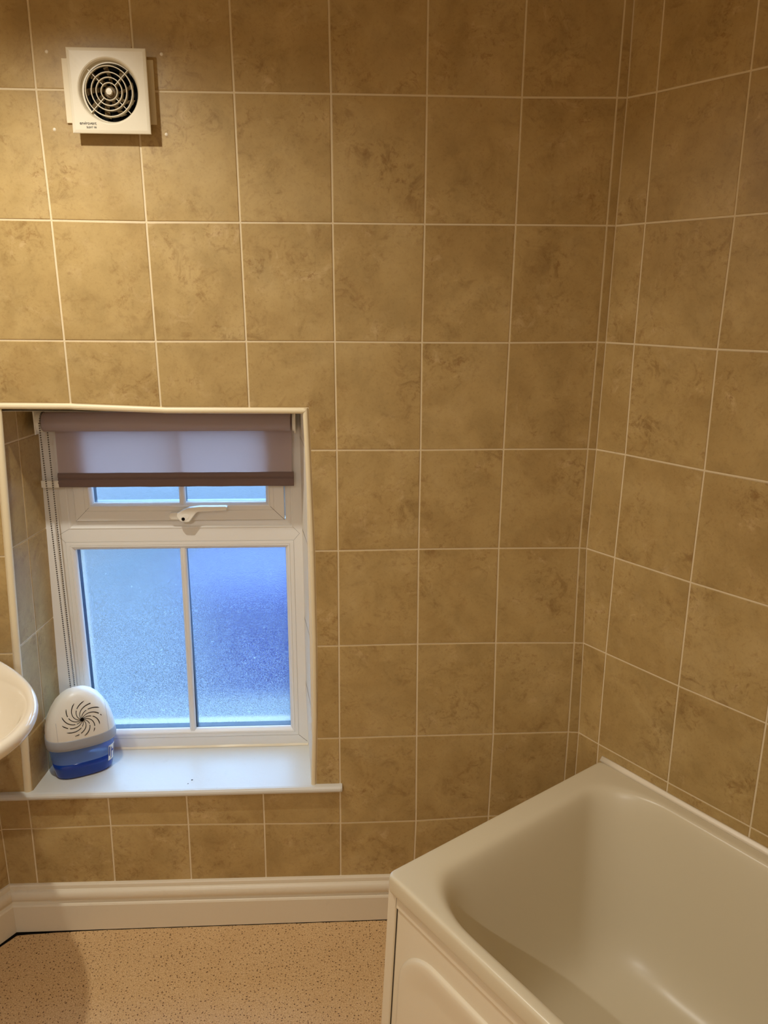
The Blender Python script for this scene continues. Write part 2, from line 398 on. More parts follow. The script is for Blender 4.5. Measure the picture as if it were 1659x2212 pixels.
# ---------- right wall
bm = bmesh.new(); lay = bm.loops.layers.float_color.new('tile_rand')
def rt(k, r):
    if k == 0:
        x, z = bk('R', r); return Vector((x, 0, z))
    k -= 1
    if (k, r) in RT: s, z = RT[(k, r)]
    else: s, z = 0.077 + 0.2005 * k, (2.30 if r < 0 else (ZROW(r) if r < 8 else 0.0))
    p = Vector((XC, 0, 0)) + DW * s; p.z = z; return p
for k in range(0, 11):
    for r in range(-1, 8):
        tile_poly(bm, [rt(k, r + 1), rt(k + 1, r + 1), rt(k + 1, r), rt(k, r)], NW, layer=lay)
def slab(bm, P, Q, n, z0, z1, t0, t1, mi):
    vs = []
    for z in (z0, z1):
        for p, t in ((P, t0), (Q, t0), (Q, t1), (P, t1)): q = p - n * t; vs.append(bm.verts.new((q.x, q.y, z)))
    for idx in ((0, 1, 2, 3), (7, 6, 5, 4), (0, 4, 5, 1), (1, 5, 6, 2), (2, 6, 7, 3), (3, 7, 4, 0)):
        f = bm.faces.new([vs[i] for i in idx]); f.material_index = mi
O0 = Vector((XC, 0, 0))
slab(bm, O0 + DW * 0.02, PR, NW, -0.05, CEIL + 0.05, 0.006, 0.12, 2)
slab(bm, PR, Vector((PR.x, YF, 0)), Vector((-1, 0, 0)), -0.05, CEIL + 0.05, 0.0, 0.12, 2)
struct(obj('wall_right', bm, None, mats=[MT['tile'], MT['grout'], MT['plaster']]))
# ---------- left wall (splayed like the right one)
bm = bmesh.new(); lay = bm.loops.layers.float_color.new('tile_rand')
def lt(k, r):
    s = [0, 0.12][k] if k < 2 else 0.12 + 0.2 * (k - 1)
    p = Vector((XLC, 0, 0)) + DL * s; p.z = 2.30 if r < 0 else (ZROW(r) if r < 8 else 0.10); return p
for k in range(0, 8):
    for r in range(-1, 8):
        tile_poly(bm, [lt(k + 1, r + 1), lt(k, r + 1), lt(k, r), lt(k + 1, r)], NL, layer=lay)
slab(bm, Vector((XLC, 0, 0)) + DL * 0.0, PL, NL, -0.05, CEIL + 0.05, 0.006, 0.12, 2)
slab(bm, PL, Vector((PL.x, YF, 0)), Vector((1, 0, 0)), -0.05, CEIL + 0.05, 0.0, 0.12, 2)
struct(obj('wall_left', bm, None, mats=[MT['tile'], MT['grout'], MT['plaster']]))
bm = bmesh.new(); box(bm, PL.x - 0.12, PR.x + 0.12, YF - 0.12, YF, -0.05, CEIL + 0.05)
struct(obj('wall_front', bm, MT['plaster']))
# ---------- skirting boards
PROF = [(0.0, 0.1385), (0.006, 0.1375), (0.0085, 0.134), (0.0095, 0.1275), (0.0095, 0.1245)] + [(0.0105 + 0.0110 * math.cos(math.radians(a_)), 0.1075 + 0.0160 * math.sin(math.radians(a_))) for a_ in range(75, -76, -10)] + [(0.0130, 0.0895), (0.0135, 0.0870), (0.0200, 0.0840), (0.0222, 0.0800), (0.0222, 0.0020), (0.0, 0.0020)]
bm = bmesh.new()
def skirt(bm, P, Q, n, mp, mq, dz0=0, dz1=0):
    d = (Q - P).normalized()
    sweep(bm, [[(P + n * t + d * t * mp + Vector((0, 0, z + dz0 * (z > 0.01)))) for t, z in PROF], [(Q + n * t - d * t * mq + Vector((0, 0, z + dz1 * (z > 0.01)))) for t, z in PROF]], True)
skirt(bm, Vector((XLC, -0.0005, 0)), Vector((XC - 0.02, -0.0005, 0)), NB, 0.55, 0.5, 0.002, -0.009)
struct(obj('baseboard_back', recalc(bm), MT['gloss']))
bm = bmesh.new(); L0 = Vector((XLC, 0, 0)) + NL * 0.0005
skirt(bm, L0 + DL * 0.0, L0 + DL * 1.3, NL, 0.55, 0, 0.002, 0.002)
struct(obj('baseboard_left', recalc(bm), MT['gloss']))
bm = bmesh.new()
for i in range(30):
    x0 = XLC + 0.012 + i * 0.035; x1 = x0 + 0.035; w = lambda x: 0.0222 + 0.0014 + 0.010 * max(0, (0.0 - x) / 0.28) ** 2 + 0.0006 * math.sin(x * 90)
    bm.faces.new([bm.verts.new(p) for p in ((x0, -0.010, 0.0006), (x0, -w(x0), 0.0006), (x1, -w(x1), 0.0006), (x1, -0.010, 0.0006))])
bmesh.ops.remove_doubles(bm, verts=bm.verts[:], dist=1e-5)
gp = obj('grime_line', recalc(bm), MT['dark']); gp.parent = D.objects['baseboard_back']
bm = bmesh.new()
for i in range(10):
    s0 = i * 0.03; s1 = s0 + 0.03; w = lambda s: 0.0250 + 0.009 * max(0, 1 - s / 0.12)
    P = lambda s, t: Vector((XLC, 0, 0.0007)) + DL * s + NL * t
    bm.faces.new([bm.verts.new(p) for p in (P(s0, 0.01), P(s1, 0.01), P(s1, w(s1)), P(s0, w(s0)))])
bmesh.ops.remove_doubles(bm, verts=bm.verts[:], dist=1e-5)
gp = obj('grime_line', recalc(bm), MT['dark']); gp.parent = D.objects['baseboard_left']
# ---------- plastic edge trims round the recess
bm = bmesh.new()
def qr(w, h=0.0052, back=0.004): return [(0.0, back), (0.0, -0.0020), (w * 0.10, -h * 0.72), (w * 0.32, -h), (w * 0.62, -h * 0.98), (w * 0.85, -h * 0.70), (w, 0.0), (w, back)]
zs = [0.4185, 0.62, 0.8144, 1.065, 1.3132, 1.4107]
sweep(bm, [[(XRo(z) - t, y, z) for t, y in qr(0.0125)] for z in zs], False)
mit = [(x, z) for x, z in [(0.5376, 1.4107)]]
xs = [(-0.30, 1.4240), (0.0038, 1.4214), (0.013, 1.4206), (0.2045, 1.4128), (0.215, 1.4122), (0.4038, 1.4112), (0.5376, 1.4107)]
sweep(bm, [[(x - (t if i == len(xs) - 1 else 0), y, z - t) for t, y in qr(0.0135, 0.0056)] for i, (x, z) in enumerate(xs)], False)
struct(obj('trim_1', recalc(bm), MT['trim'], None, True))
bm = bmesh.new()
sweep(bm, [[(XLo(z) + t, y, z) for t, y in qr(0.0165 + 0.002 * (z < 0.7), 0.0056)] for z in [0.4185, 0.62, 0.82, 1.07, 1.41]], False)
struct(obj('trim_2', recalc(bm), MT['trim'], None, True))
# ---------- window
win = struct(empty('window_1', (0.17, 0.19, 0.42)))
def wpart(name, bm, mat, smooth=False): return child(obj(name, bm, mat, None, smooth), win)
# sill board with rounded nosing and a horn at the right
bm = bmesh.new()
ny = -0.0185; zt = ZS; zb = 0.4025; rr = 0.0088
nose = [(0.004, zb), (ny + 0.006, zb), (ny + 0.0018, zb + 0.0030), (ny, zb + 0.0085), (ny + 0.0010, zt - 0.0055), (ny + 0.0050, zt - 0.0010), (ny + 0.011, zt), (0.004, zt)]
xl, xr = XLC + 0.005, 0.6085
secs = [[(x, y, z) for y, z in nose] for x in (xl, 0.0, 0.3, xr - 0.006)]
secs.append([(xr - 0.0015, y + (0.0015 if y < 0 else 0), z) for y, z in nose]); secs.append([(xr, y + (0.005 if y < 0 else 0), z * 0.6 + 0.4 * (zt + zb) / 2) for y, z in nose])
sweep(bm, secs, True)
f = [(-0.215, -0.004), (0.545, -0.004), (0.53, 0.20), (-0.205, 0.20)]
v = [bm.verts.new((x, y, zt - 0.0001)) for x, y in f] + [bm.verts.new((x, y, zb)) for x, y in f]
for idx in ((0, 1, 2, 3), (7, 6, 5, 4), (0, 4, 5, 1), (1, 5, 6, 2), (2, 6, 7, 3), (3, 7, 4, 0)): bm.faces.new([v[i] for i in idx])
wpart('window_sill', recalc(bm), MT['sillp'])
# bead of filler at the joint of sill and frame
bm = bmesh.new()
random.seed(3)
sweep(bm, [[(x, 0.190 - 0.0045 - random.uniform(0, .0025), ZS + 0.0005), (x, 0.1875, ZS + 0.0026), (x, 0.191, ZS + 0.0045 + random.uniform(0, .0015))] for x in [-0.19 + 0.02 * i for i in range(36)]], False)
wpart('filler_bead', recalc(bm), MT['gloss'], True)
# outer frame : lower light and top light apertures in one welded frame
FY = 0.190
bm = bmesh.new()
def face(bm, pts): return bm.faces.new([bm.verts.new(p) for p in pts])
LX0, LX1, LZ0, LZ1 = -0.111, 0.485, 0.452, 1.034          # fine joint line round the lower light
TX0, TX1, TZ0, TZ1 = -0.097, 0.483, 1.070, 1.402          # ridge of the top light aperture
def flat(x0, x1, z0, z1, y=FY): face(bm, [(x0, y, z0), (x1, y, z0), (x1, y, z1), (x0, y, z1)])
flat(-0.205, LX0, 0.40, TZ0); flat(LX1, 0.53, 0.40, TZ0); flat(LX0, LX1, 0.40, LZ0); flat(LX0, LX1, LZ1, TZ0)
flat(-0.205, TX0, TZ0, 1.45); flat(TX1, 0.53, TZ0, 1.45); flat(TX0, TX1, TZ1, 1.45)
# lower light: hairline groove, glazing bead, rebate
frame_loop(bm, LX0, LX1, LZ0, LZ1, [(0, FY), (0.0004, FY + 0.0016), (0.0012, FY + 0.0016), (0.0016, FY - 0.0004), (0.010, FY - 0.0006), (0.0112, FY + 0.001), (0.0125, FY - 0.001),
           (0.0165, FY + 0.0005), (0.0215, FY + 0.0055), (0.0235, FY + 0.0095), (0.0240, FY + 0.014)])
# top light: ridge, slope down to the sash gap, dark rebate
frame_loop(bm, TX0, TX1, TZ0, TZ1, [(0, FY), (0.0006, FY - 0.0012), (0.003, FY - 0.0008), (0.006, FY + 0.002), (0.0095, FY + 0.0035), (0.0185, FY + 0.0065), (0.0195, FY + 0.0075), (0.0195, FY + 0.045)])
# mitre lines on the welded corners
def hair(bm, a, b, w=0.0007, y=FY - 0.0001):
    a = Vector((a[0], y, a[1])); b = Vector((b[0], y, b[1])); n = (b - a).normalized().cross(Vector((0, 1, 0))) * w / 2
    face(bm, [a - n, b - n, b + n, a + n])
wpart('window_frame', recalc(bm), MT['upvc'])
bm = bmesh.new()
for sx, x0, x1 in ((1, TX0, -0.128), (-1, TX1, 0.500)):
    hair(bm, (x0, TZ0), (x1, 1.052), 0.0005)
    hair(bm, (x1, 1.052), (LX0 if sx > 0 else LX1, LZ1), 0.0005)
hair(bm, (LX1, LZ0), (0.508, 0.431), 0.0010); hair(bm, (LX0, LZ0), (-0.138, 0.425), 0.0008)
wpart('mitre_line', recalc(bm), MT['print'])
# lower panes
def panes(x0, x1, z0, z1, yb, parent, splits):
    bm = bmesh.new(); face(bm, [(x0, yb, z0), (x1, yb, z0), (x1, yb, z1), (x0, yb, z1)]); 
    o = child(obj('inner_glass', recalc(bm), MT['clear']), parent)
    bm = bmesh.new(); box(bm, x0 - 0.004, x1 + 0.004, yb + 0.024, yb + 0.0285, z0 - 0.004, z1 + 0.004)
    o = child(obj('frosted_glass', bm, MT['glass']), parent)
    bm = bmesh.new()
    frame_loop(bm, x0 - 0.0005, x1 + 0.0005, z0 - 0.0005, z1 + 0.0005, [(0, yb), (0.0010, yb + 0.004), (0.0010, yb + 0.0235)])
    for s in splits: box(bm, s - 0.0075, s + 0.0075, yb + 0.003, yb + 0.0235, z0, z1)
    o = child(obj('spacer_bar', recalc(bm), MT['teal']), parent)
GX0, GX1, GZ0, GZ1 = LX0 + 0.0240, LX1 - 0.0240, LZ0 + 0.0240, LZ1 - 0.0190
panes(GX0, GX1, LZ0 + 0.0240, LZ1 - 0.0240, FY + 0.0125, win, [0.1900])
def glazing_bar(x0t, x0b, z0, z1, yb, w=0.0175, parent=None, name='glazing_bar'):
    bm = bmesh.new()
    prof = [(-w / 2, yb), (-w / 2, yb - 0.004), (-w * 0.32, yb - 0.0085), (-w * 0.12, yb - 0.0098), (-w * 0.10, yb - 0.0090), (w * 0.10, yb - 0.0090), (w * 0.12, yb - 0.0098), (w * 0.32, yb - 0.0085), (w / 2, yb - 0.004), (w / 2, yb)]
    sweep(bm, [[(x0b + t, y, z0) for t, y in prof], [(x0t + t, y, z1) for t, y in prof]], True)
    return child(obj(name, recalc(bm), MT['upvc']), parent)
bm = bmesh.new(); frame_loop(bm, GX0 - 0.0015, GX1 + 0.0015, LZ0 + 0.0225, LZ1 - 0.0225, [(-0.03, 0.2320), (0, 0.2320), (-0.002, 0.265), (-0.03, 0.267)])
wpart('outer_frame', recalc(bm), MT['outer'])
glazing_bar(0.1915, 0.1860, 0.470, 1.018, FY + 0.0115, parent=win)
# top hung sash
sash = child(empty('sash', (0.19, 0.19, 1.09)), win)
bm = bmesh.new(); SX0, SX1, SZ0, SZ1 = -0.0765, 0.4620, 1.0915, 1.385; SY = 0.186
frame_loop(bm, SX0, SX1, SZ0, SZ1, [(0, SY + 0.03), (0, SY + 0.0015), (0.0015, SY), (0.0262, SY), (0.0266, SY + 0.0010), (0.0272, SY + 0.0010), (0.0276, SY), (0.0362, SY), (0.0368, SY - 0.0016), (0.038, SY - 0.0020),
          (0.0405, SY - 0.0010), (0.0455, SY + 0.0050), (0.0475, SY + 0.0095), (0.0480, SY + 0.014)])
o = obj('sash_frame', recalc(bm), MT['upvc']); o.parent = sash; o.matrix_parent_inverse = Matrix.Translation(Vector((0.19, 0.19, 1.09))).inverted()
bm = bmesh.new()
hair(bm, (SX0, SZ0), (SX0 + 0.036, SZ0 + 0.036), 0.0006, SY - 0.0001); hair(bm, (SX1, SZ0), (SX1 - 0.036, SZ0 + 0.036), 0.0009, SY - 0.0001)
wpart('mitre_line', recalc(bm), MT['print'])
panes(SX0 + 0.048, SX1 - 0.048, SZ0 + 0.048, SZ1 - 0.048, SY + 0.0125, win, [0.1985])
glazing_bar(0.2000, 0.1990, 1.1330, 1.345, SY + 0.0115, 0.0165, win)
# casement handle on the bottom rail of the sash
hd = child(empty('handle', (0.205, 0.186, 1.10)), win)
HB = [(0.1888, 1.1163), (0.2029, 1.1247), (0.2194, 1.1309), (0.2466, 1.1338), (0.3129, 1.1336), (0.3158, 1.1320), (0.3165, 1.1293), (0.3149, 1.1234), (0.307, 1.1229), (0.2431, 1.1201), (0.2376, 1.1173), (0.2185, 1.0932), (0.209, 1.0923), (0.1955, 1.0942), (0.1887, 1.1035), (0.1871, 1.1106)]
def extr(bm, pts, y0, y1, bev=0.0025):
    a = [bm.verts.new((x, y0, z)) for x, z in pts]; b = [bm.verts.new((x, y1, z)) for x, z in pts]
    f1 = bm.faces.new(a); f2 = bm.faces.new(b[::-1]); n = len(pts)
    for i in range(n): bm.faces.new((a[i], b[i], b[(i + 1) % n], a[(i + 1) % n]))
    recalc(bm)
    if bev: bmesh.ops.bevel(bm, geom=list(f1.edges), offset=bev, segments=3, affect='EDGES', profile=0.5)
hp = Matrix.Translation(Vector((0.205, 0.186, 1.10))).inverted()
def hpart(name, bm, mat, sm=False):
    o = obj(name, bm, mat, None, sm); o.parent = hd; o.matrix_parent_inverse = hp; return o
bm = bmesh.new(); extr(bm, HB, 0.164, 0.180, 0.0022); hpart('lever', bm, MT['white'])
bm = bmesh.new()
cx, cz, r = 0.1745, 1.1062, 0.0098
extr(bm, [(0.215, cz - r), (0.215, cz + r)] + [(cx - r * math.sin(a) * 1.0, cz + r * math.cos(a)) for a in [math.pi * i / 8 for i in range(9)]], 0.1755, SY, 0.0020)
hpart('base_plate', bm, MT['white'])
bm = bmesh.new(); ov = []
for i in range(20):
    a = 2 * math.pi * i / 20; ov.append((0.2065 + 0.0118 * math.cos(a) + 0.003 * math.sin(a), 1.1045 + 0.0090 * math.sin(a) + 0.002 * math.cos(a)))
extr(bm, ov, 0.1634, 0.166, 0.0004); hpart('cover_cap', bm, MT['white'])
bm = bmesh.new(); lathe(bm, [(0.0, -0.0002), (0.0022, -0.0002), (0.0024, -0.0008), (0.0043, -0.0010), (0.0046, 0.0010)], (0.2036, 0.1632, 1.1016), 'Y', 20)
hpart('key_hole', bm, MT['dark'], False)

# ---------- roller blind
bl = tag(empty('roller_blind', (0.19, 0.13, 1.36)), 'short mauve grey roller blind hanging over the top of the window', 'blind')
def bpart(name, bm, mat, smooth=False): return child(obj(name, bm, mat, None, smooth), bl)
bm = bmesh.new(); lathe(bm, [(0.0, -0.110), (0.0232, -0.110), (0.0236, -0.1095), (0.0236, 0.4900), (0.0225, 0.4935), (0.0, 0.4935)], (0, 0.124, 1.3625), 'X', 40)
bpart('roller_tube', bm, MT['fabric'], True)
for f in D.objects: pass
bm = bmesh.new()
zf = [1.372, 1.34, 1.30, 1.26, 1.2285]
n = 26
rows = []
for z in zf:
    rows.append([bm.verts.new((-0.0935 + (0.5880) * i / n - 0.003 * (1.37 - z) / 0.14, 0.1455 + 0.0006 * math.sin(i * 1.1) * (1.37 - z) / 0.14, z)) for i in range(n + 1)])
for a, b in zip(rows, rows[1:]):
    for i in range(n): bm.faces.new((a[i], a[i + 1], b[i + 1], b[i]))
bpart('fabric', recalc(bm), MT['fabric'], True)
bm = bmesh.new()
hp_ = [(0.1445, 1.2290), (0.1425, 1.2250), (0.1415, 1.2195), (0.1435, 1.2155), (0.1405, 1.2120), (0.1395, 1.2050), (0.1400, 1.1950), (0.1430, 1.1925), (0.1490, 1.1935), (0.1500, 1.2100), (0.1480, 1.2290)]
sec = []
for i in range(27):
    x = -0.0985 + 0.5945 * i / 26; k = 0.0005 * math.sin(i * 1.7) + 0.0004 * math.sin(i * 0.9 + 1)
    sec.append([(x, y + k * (1.2290 - z) / 0.02, z) for y, z in hp_])
sweep(bm, sec, True); bpart('hem_pocket', recalc(bm), MT['hem'], False)
bm = bmesh.new(); box(bm, -0.1405, -0.097, 0.1400, 0.1480, 1.1925, 1.2105, 0.001)
bpart('bottom_rail', bm, MT['white'])
for x0, x1, s in ((-0.126, -0.112, 1), (0.4945, 0.5065, -1)):
    bm = bmesh.new(); box(bm, x0, x0 + 0.003 if s > 0 else x1, 0.098, 0.163, 1.335, 1.392, 0.001) if s > 0 else box(bm, x1 - 0.003, x1, 0.098, 0.163, 1.337, 1.392, 0.001)
    lathe(bm, [(0.0, x0 if s > 0 else x1), (0.0245, x0 if s > 0 else x1 - 0.001), (0.0245, x1 - 0.0005 if s > 0 else x0 + 0.004), (0.0228, x1 if s > 0 else x0 + 0.0035), (0.016, x1 if s > 0 else x0 + 0.003), (0.0, x1 if s > 0 else x0 + 0.003)], (0, 0.124, 1.3625), 'X', 28)
    bpart('bracket', recalc(bm), MT['white'])
bm = bmesh.new()
def bead(bm, c, r=0.00225):
    bmesh.ops.create_icosphere(bm, subdivisions=1, radius=r, matrix=Matrix.Translation(c))
path = []
zt_, zb_ = 1.3625, 0.62
for s_ in (0, 1):
    for i in range(int((zt_ - zb_) / 0.0058)):
        z = zt_ - i * 0.0058; t = (zt_ - z) / (zt_ - zb_)
        if s_ == 0: path.append((-0.1135 + 0.001 * t, 0.100 + 0.012 * t, z))
        else: path.append((-0.1085 + 0.0020 * t - 0.001 * math.sin(t * 3), 0.1345 - 0.010 * t, z))
for i in range(13):
    a = math.pi * i / 12; path.append((-0.1115, 0.124 - 0.0242 * math.cos(a), 1.3625 + 0.0242 * math.sin(a)))
for i in range(4): path.append((-0.1105, 0.1145 + 0.003 * i, zb_ + 0.002 - 0.003 * math.sin(i)))
for c in path: bead(bm, Vector(c))
bpart('bead_chain', bm, MT['chrome'])

bl.location += Vector((-0.0060, 0.026, -0.0060))
# ---------- extractor fan
FX, FZ = 0.1515, 2.0545
fan = tag(empty('extractor_fan', (FX, 0, FZ)), 'square ivory extractor fan with round ringed grille high on the tiled wall', 'extractor fan')
def fpart(name, bm, mat, smooth=False): return child(obj(name, bm, mat, None, smooth), fan)
bm = bmesh.new(); box(bm, 0.0555, 0.2385, -0.0065, -0.0008, 1.9995, 2.1195, 0.001); fpart('backing_plate', bm, MT['trim'])
PH = 0.0785; PY = -0.034; HR = 0.0590
def plate_y(x, z):                                      # softly dished square cover
    return PY + 0.0022 * (x * x + z * z) / (PH * PH) * 0.8
bm = bmesh.new(); N = 64
ring_o, ring_b, ring_s, rings = [], [], [], []
for i in range(N):
    a = 2 * math.pi * i / N + math.pi / 4; c, s = math.cos(a), math.sin(a)
    k = PH / max(abs(c), abs(s)); px, pz = c * k, s * k
    kk = 0.93
    q = [(px * 0.985, PY + 0.0110, pz * 0.985), (px, PY + 0.0040, pz), (px * 0.997, PY + 0.0018, pz * 0.997), (px * 0.975, PY + 0.0010, pz * 0.975), (px * 0.92, PY + 0.0003, pz * 0.92)]
    for rad, y in ((HR + 0.003, PY - 0.0002), (HR + 0.0008, PY + 0.0006), (HR - 0.0015, PY + 0.004), (HR - 0.004, PY + 0.012), (HR - 0.006, PY + 0.024)): q.append((c * rad, y, s * rad))
    rings.append([bm.verts.new((FX + 0.001 + x, y, FZ + z)) for x, y, z in q])
for i in range(N):
    a, b = rings[i], rings[(i + 1) % N]
    for j in range(len(a) - 1): bm.faces.new((a[j], b[j], b[j + 1], a[j + 1]))
fpart('front_plate', recalc(bm), MT['fanwhite'], False)
bm = bmesh.new(); rings = []
for i in range(N):
    a = 2 * math.pi * i / N + math.pi / 4; c, s = math.cos(a), math.sin(a); k = 1 / max(abs(c), abs(s)); R1 = HR - 0.005
    q = [(c * k * 0.0700, -0.0065, s * k * 0.0715), (c * k * 0.0690, PY + 0.0110, s * k * 0.0705), (c * R1, PY + 0.0110, s * R1), (c * R1, -0.0070, s * R1)]
    rings.append([bm.verts.new((FX + 0.003 + x, y, FZ - 0.001 + z)) for x, y, z in q])
for i in range(N):
    a, b = rings[i], rings[(i + 1) % N]
    for j in range(4): bm.faces.new((a[j], b[j], b[(j + 1) % 4], a[(j + 1) % 4]))
fpart('fan_body', recalc(bm), MT['fanwhite'])
gc = (FX + 0.001, 0, FZ)
bm = bmesh.new(); lathe(bm, [(0.0, PY + 0.0262), (HR - 0.0055, PY + 0.0262), (HR - 0.0055, PY + 0.012)], gc, 'Y', 48); fpart('bore', recalc(bm), MT['dark'])
bm = bmesh.new(); lathe(bm, [(0.0, PY + 0.010), (0.009, PY + 0.010), (0.0115, PY + 0.012), (0.0115, PY + 0.0225)], gc, 'Y', 32)
for i in range(9):
    a = 2 * math.pi * i / 9
    secs = []
    for rr_ in (0.011, 0.022, 0.034, 0.048):
        a2 = a + (rr_ - 0.011) * 9; c, s = math.cos(a2), math.sin(a2); w = 0.12 + 0.06 * (rr_ < 0.03)
        secs.append([(gc[0] + rr_ * math.cos(a2 - w), PY + 0.014, gc[2] + rr_ * math.sin(a2 - w)), (gc[0] + rr_ * math.cos(a2 + w), PY + 0.0205, gc[2] + rr_ * math.sin(a2 + w)), (gc[0] + rr_ * math.cos(a2 + w), PY + 0.0215, gc[2] + rr_ * math.sin(a2 + w)), (gc[0] + rr_ * math.cos(a2 - w), PY + 0.0150, gc[2] + rr_ * math.sin(a2 - w))])
    sweep(bm, secs, True)
fpart('impeller', recalc(bm), MT['blade'])
for R0, dep in ((0.0465, 0.0), (0.0352, 0.0006), (0.0258, 0.0012), (0.0160, 0.0018)):
    bm = bmesh.new(); y0 = PY + 0.0012 + dep; w = 0.0010
    lathe(bm, [(R0 - w, y0 + 0.0004), (R0 - w * 0.6, y0 - 0.0002), (R0 + w * 0.6, y0 - 0.0002), (R0 + w, y0 + 0.0004), (R0 + w + 0.0002, y0 + 0.0105), (R0 + w * 0.2, y0 + 0.0105), (R0 - w, y0 + 0.0004)], gc, 'Y', 48)
    fpart('grille_ring', recalc(bm), MT['fanwhite'], True)
for k in range(4):
    a = math.radians(45 + 90 * k + (0)); d = Vector((math.cos(a), 0, math.sin(a))); t = Vector((-d.z, 0, d.x)) * 0.0006
    bm = bmesh.new(); y0 = PY + 0.005
    P0 = Vector((gc[0], 0, gc[2])) + d * 0.015; P1 = Vector((gc[0], 0, gc[2])) + d * (HR - 0.003)
    sweep(bm, [[P + t * sg + Vector((0, yy, 0)) for sg, yy in ((-1, y0), (1, y0), (1, y0 + 0.010), (-1, y0 + 0.010))] for P in (P0, P1)], True)
    fpart('grille_spoke', recalc(bm), MT['fanwhite'])
bm = bmesh.new(); lathe(bm, [(0.0, PY + 0.0020), (0.0062, PY + 0.0022), (0.0070, PY + 0.0040), (0.0066, PY + 0.012)], gc, 'Y', 8); fpart('grille_hub', recalc(bm), MT['fanwhite'])
def text_mesh(name, body, size, loc, rot, mat, parent, depth=0.0001, sx=1.0):
    cu = D.curves.new(name, 'FONT'); cu.body = body; cu.size = size; cu.extrude = depth
    to = D.objects.new(name + '_tmp', cu); S.collection.objects.link(to); bpy.context.view_layer.update()
    me = D.meshes.new_from_object(to.evaluated_get(bpy.context.evaluated_depsgraph_get()))
    D.objects.remove(to); D.curves.remove(cu)
    me.name = name
    me.transform(Matrix.Translation(loc) @ rot @ Matrix.Diagonal((sx, 1, 1, 1)))
    me.materials.clear(); me.materials.append(mat)
    o = D.objects.new(name, me); S.collection.objects.link(o); return child(o, parent)
RX = Matrix.Rotation(math.pi / 2, 4, 'X')
text_mesh('lettering', 'envirovent', 0.0086, Vector((FX - 0.0620, PY - 0.0003, FZ - 0.0625)), RX, MT['print'], fan, 0.0003, 0.90)
text_mesh('lettering', 'SILENT 100', 0.0048, Vector((FX - 0.0490, PY - 0.0002, FZ - 0.0690)), RX, MT['print'], fan, 0.0003, 0.86)
# ---------- bath
def bw(s, t, z): p = Vector((XC, 0, 0)) + DW * s + NW * t; return Vector((p.x, p.y, z))
bath = tag(empty('bathtub', bw(0.088, 0.0, 0)), 'cream white acrylic bathtub with smooth deep bowl along the right tiled wall', 'bathtub')
def apart(name, bm, mat, smooth=False): return child(obj(name, bm, mat, None, smooth), bath)
ZR = 0.523; S0, S1, T0, T1 = 0.088, 1.788, 0.003, 0.690
def rrect(s0, s1, t0, t1, r, n=10, rs=None, ex=2.0):
    """rounded rectangle, r along t and rs along s; four corners with n+1 points each"""
    rs = rs or r; out = []
    for cs, ct, a0 in ((s0 + rs, t0 + r, math.pi), (s1 - rs, t0 + r, 1.5 * math.pi), (s1 - rs, t1 - r, 0.0), (s0 + rs, t1 - r, 0.5 * math.pi)):
        for i in range(n + 1):
            a = a0 + 0.5 * math.pi * i / n; c, s = math.cos(a), math.sin(a)
            c = math.copysign(abs(c) ** (2 / ex), c); s = math.copysign(abs(s) ** (2 / ex), s)
            out.append((cs + rs * c, ct + r * s))
    return out
def resample(poly, per=16):
    """12 sub-points per straight so rings stay evenly divided"""
    n = len(poly) // 4; out = []
    for k in range(4):
        seg = poly[k * n:(k + 1) * n]; out += seg
        a = seg[-1]; b = poly[((k + 1) * n) % len(poly)]
        for i in range(1, per): out.append((a[0] + (b[0] - a[0]) * i / per, a[1] + (b[1] - a[1]) * i / per))
    return out
def ring(s0, s1, t0, t1, r, rs, z, ex=2.0): return [bw(s, t, z) for s, t in resample(rrect(s0, s1, t0, t1, r, 10, rs, ex))]
I = dict(s0=0.146, s1=1.715, t0=0.040, t1=0.663)
L = []
L.append(ring(S0 + 0.004, S1 - 0.004, T0 + 0.002, T1 - 0.004, 0.012, 0.012, ZR - 0.043))
L.append(ring(S0, S1, T0, T1 - 0.0005, 0.014, 0.014, ZR - 0.041))
L.append(ring(S0, S1, T0, T1, 0.016, 0.016, ZR - 0.010))
L.append(ring(S0 + 0.002, S1 - 0.002, T0 + 0.002, T1 - 0.002, 0.016, 0.016, ZR - 0.0035))
L.append(ring(S0 + 0.007, S1 - 0.007, T0 + 0.006, T1 - 0.007, 0.015, 0.015, ZR))
def inner(ds, dse, dt0, dt1, r, rs, z, ex=2.0): return ring(I['s0'] + ds, I['s1'] - dse, I['t0'] + dt0, I['t1'] - dt1, r, rs, z, ex)
L.append(inner(-0.018, -0.012, -0.010, -0.008, 0.10, 0.16, ZR))
L.append(inner(-0.006, -0.004, -0.003, -0.002, 0.10, 0.16, ZR - 0.0012))
L.append(inner(0.004, 0.004, 0.002, 0.003, 0.10, 0.16, ZR - 0.0050))
L.append(inner(0.013, 0.012, 0.006, 0.008, 0.10, 0.16, ZR - 0.0140))
L.append(inner(0.024, 0.030, 0.013, 0.015, 0.105, 0.16, ZR - 0.040))
L.append(inner(0.040, 0.075, 0.024, 0.026, 0.11, 0.16, ZR - 0.100))
L.append(inner(0.062, 0.150, 0.040, 0.042, 0.12, 0.165, ZR - 0.190))
L.append(inner(0.084, 0.240, 0.058, 0.060, 0.13, 0.17, ZR - 0.280))
L.append(inner(0.104, 0.300, 0.074, 0.076, 0.13, 0.17, ZR - 0.335))
L.append(inner(0.130, 0.340, 0.094, 0.096, 0.125, 0.16, ZR - 0.368))
L.append(inner(0.168, 0.380, 0.122, 0.124, 0.11, 0.14, ZR - 0.386))
L.append(inner(0.220, 0.430, 0.155, 0.157, 0.09, 0.11, ZR - 0.392))
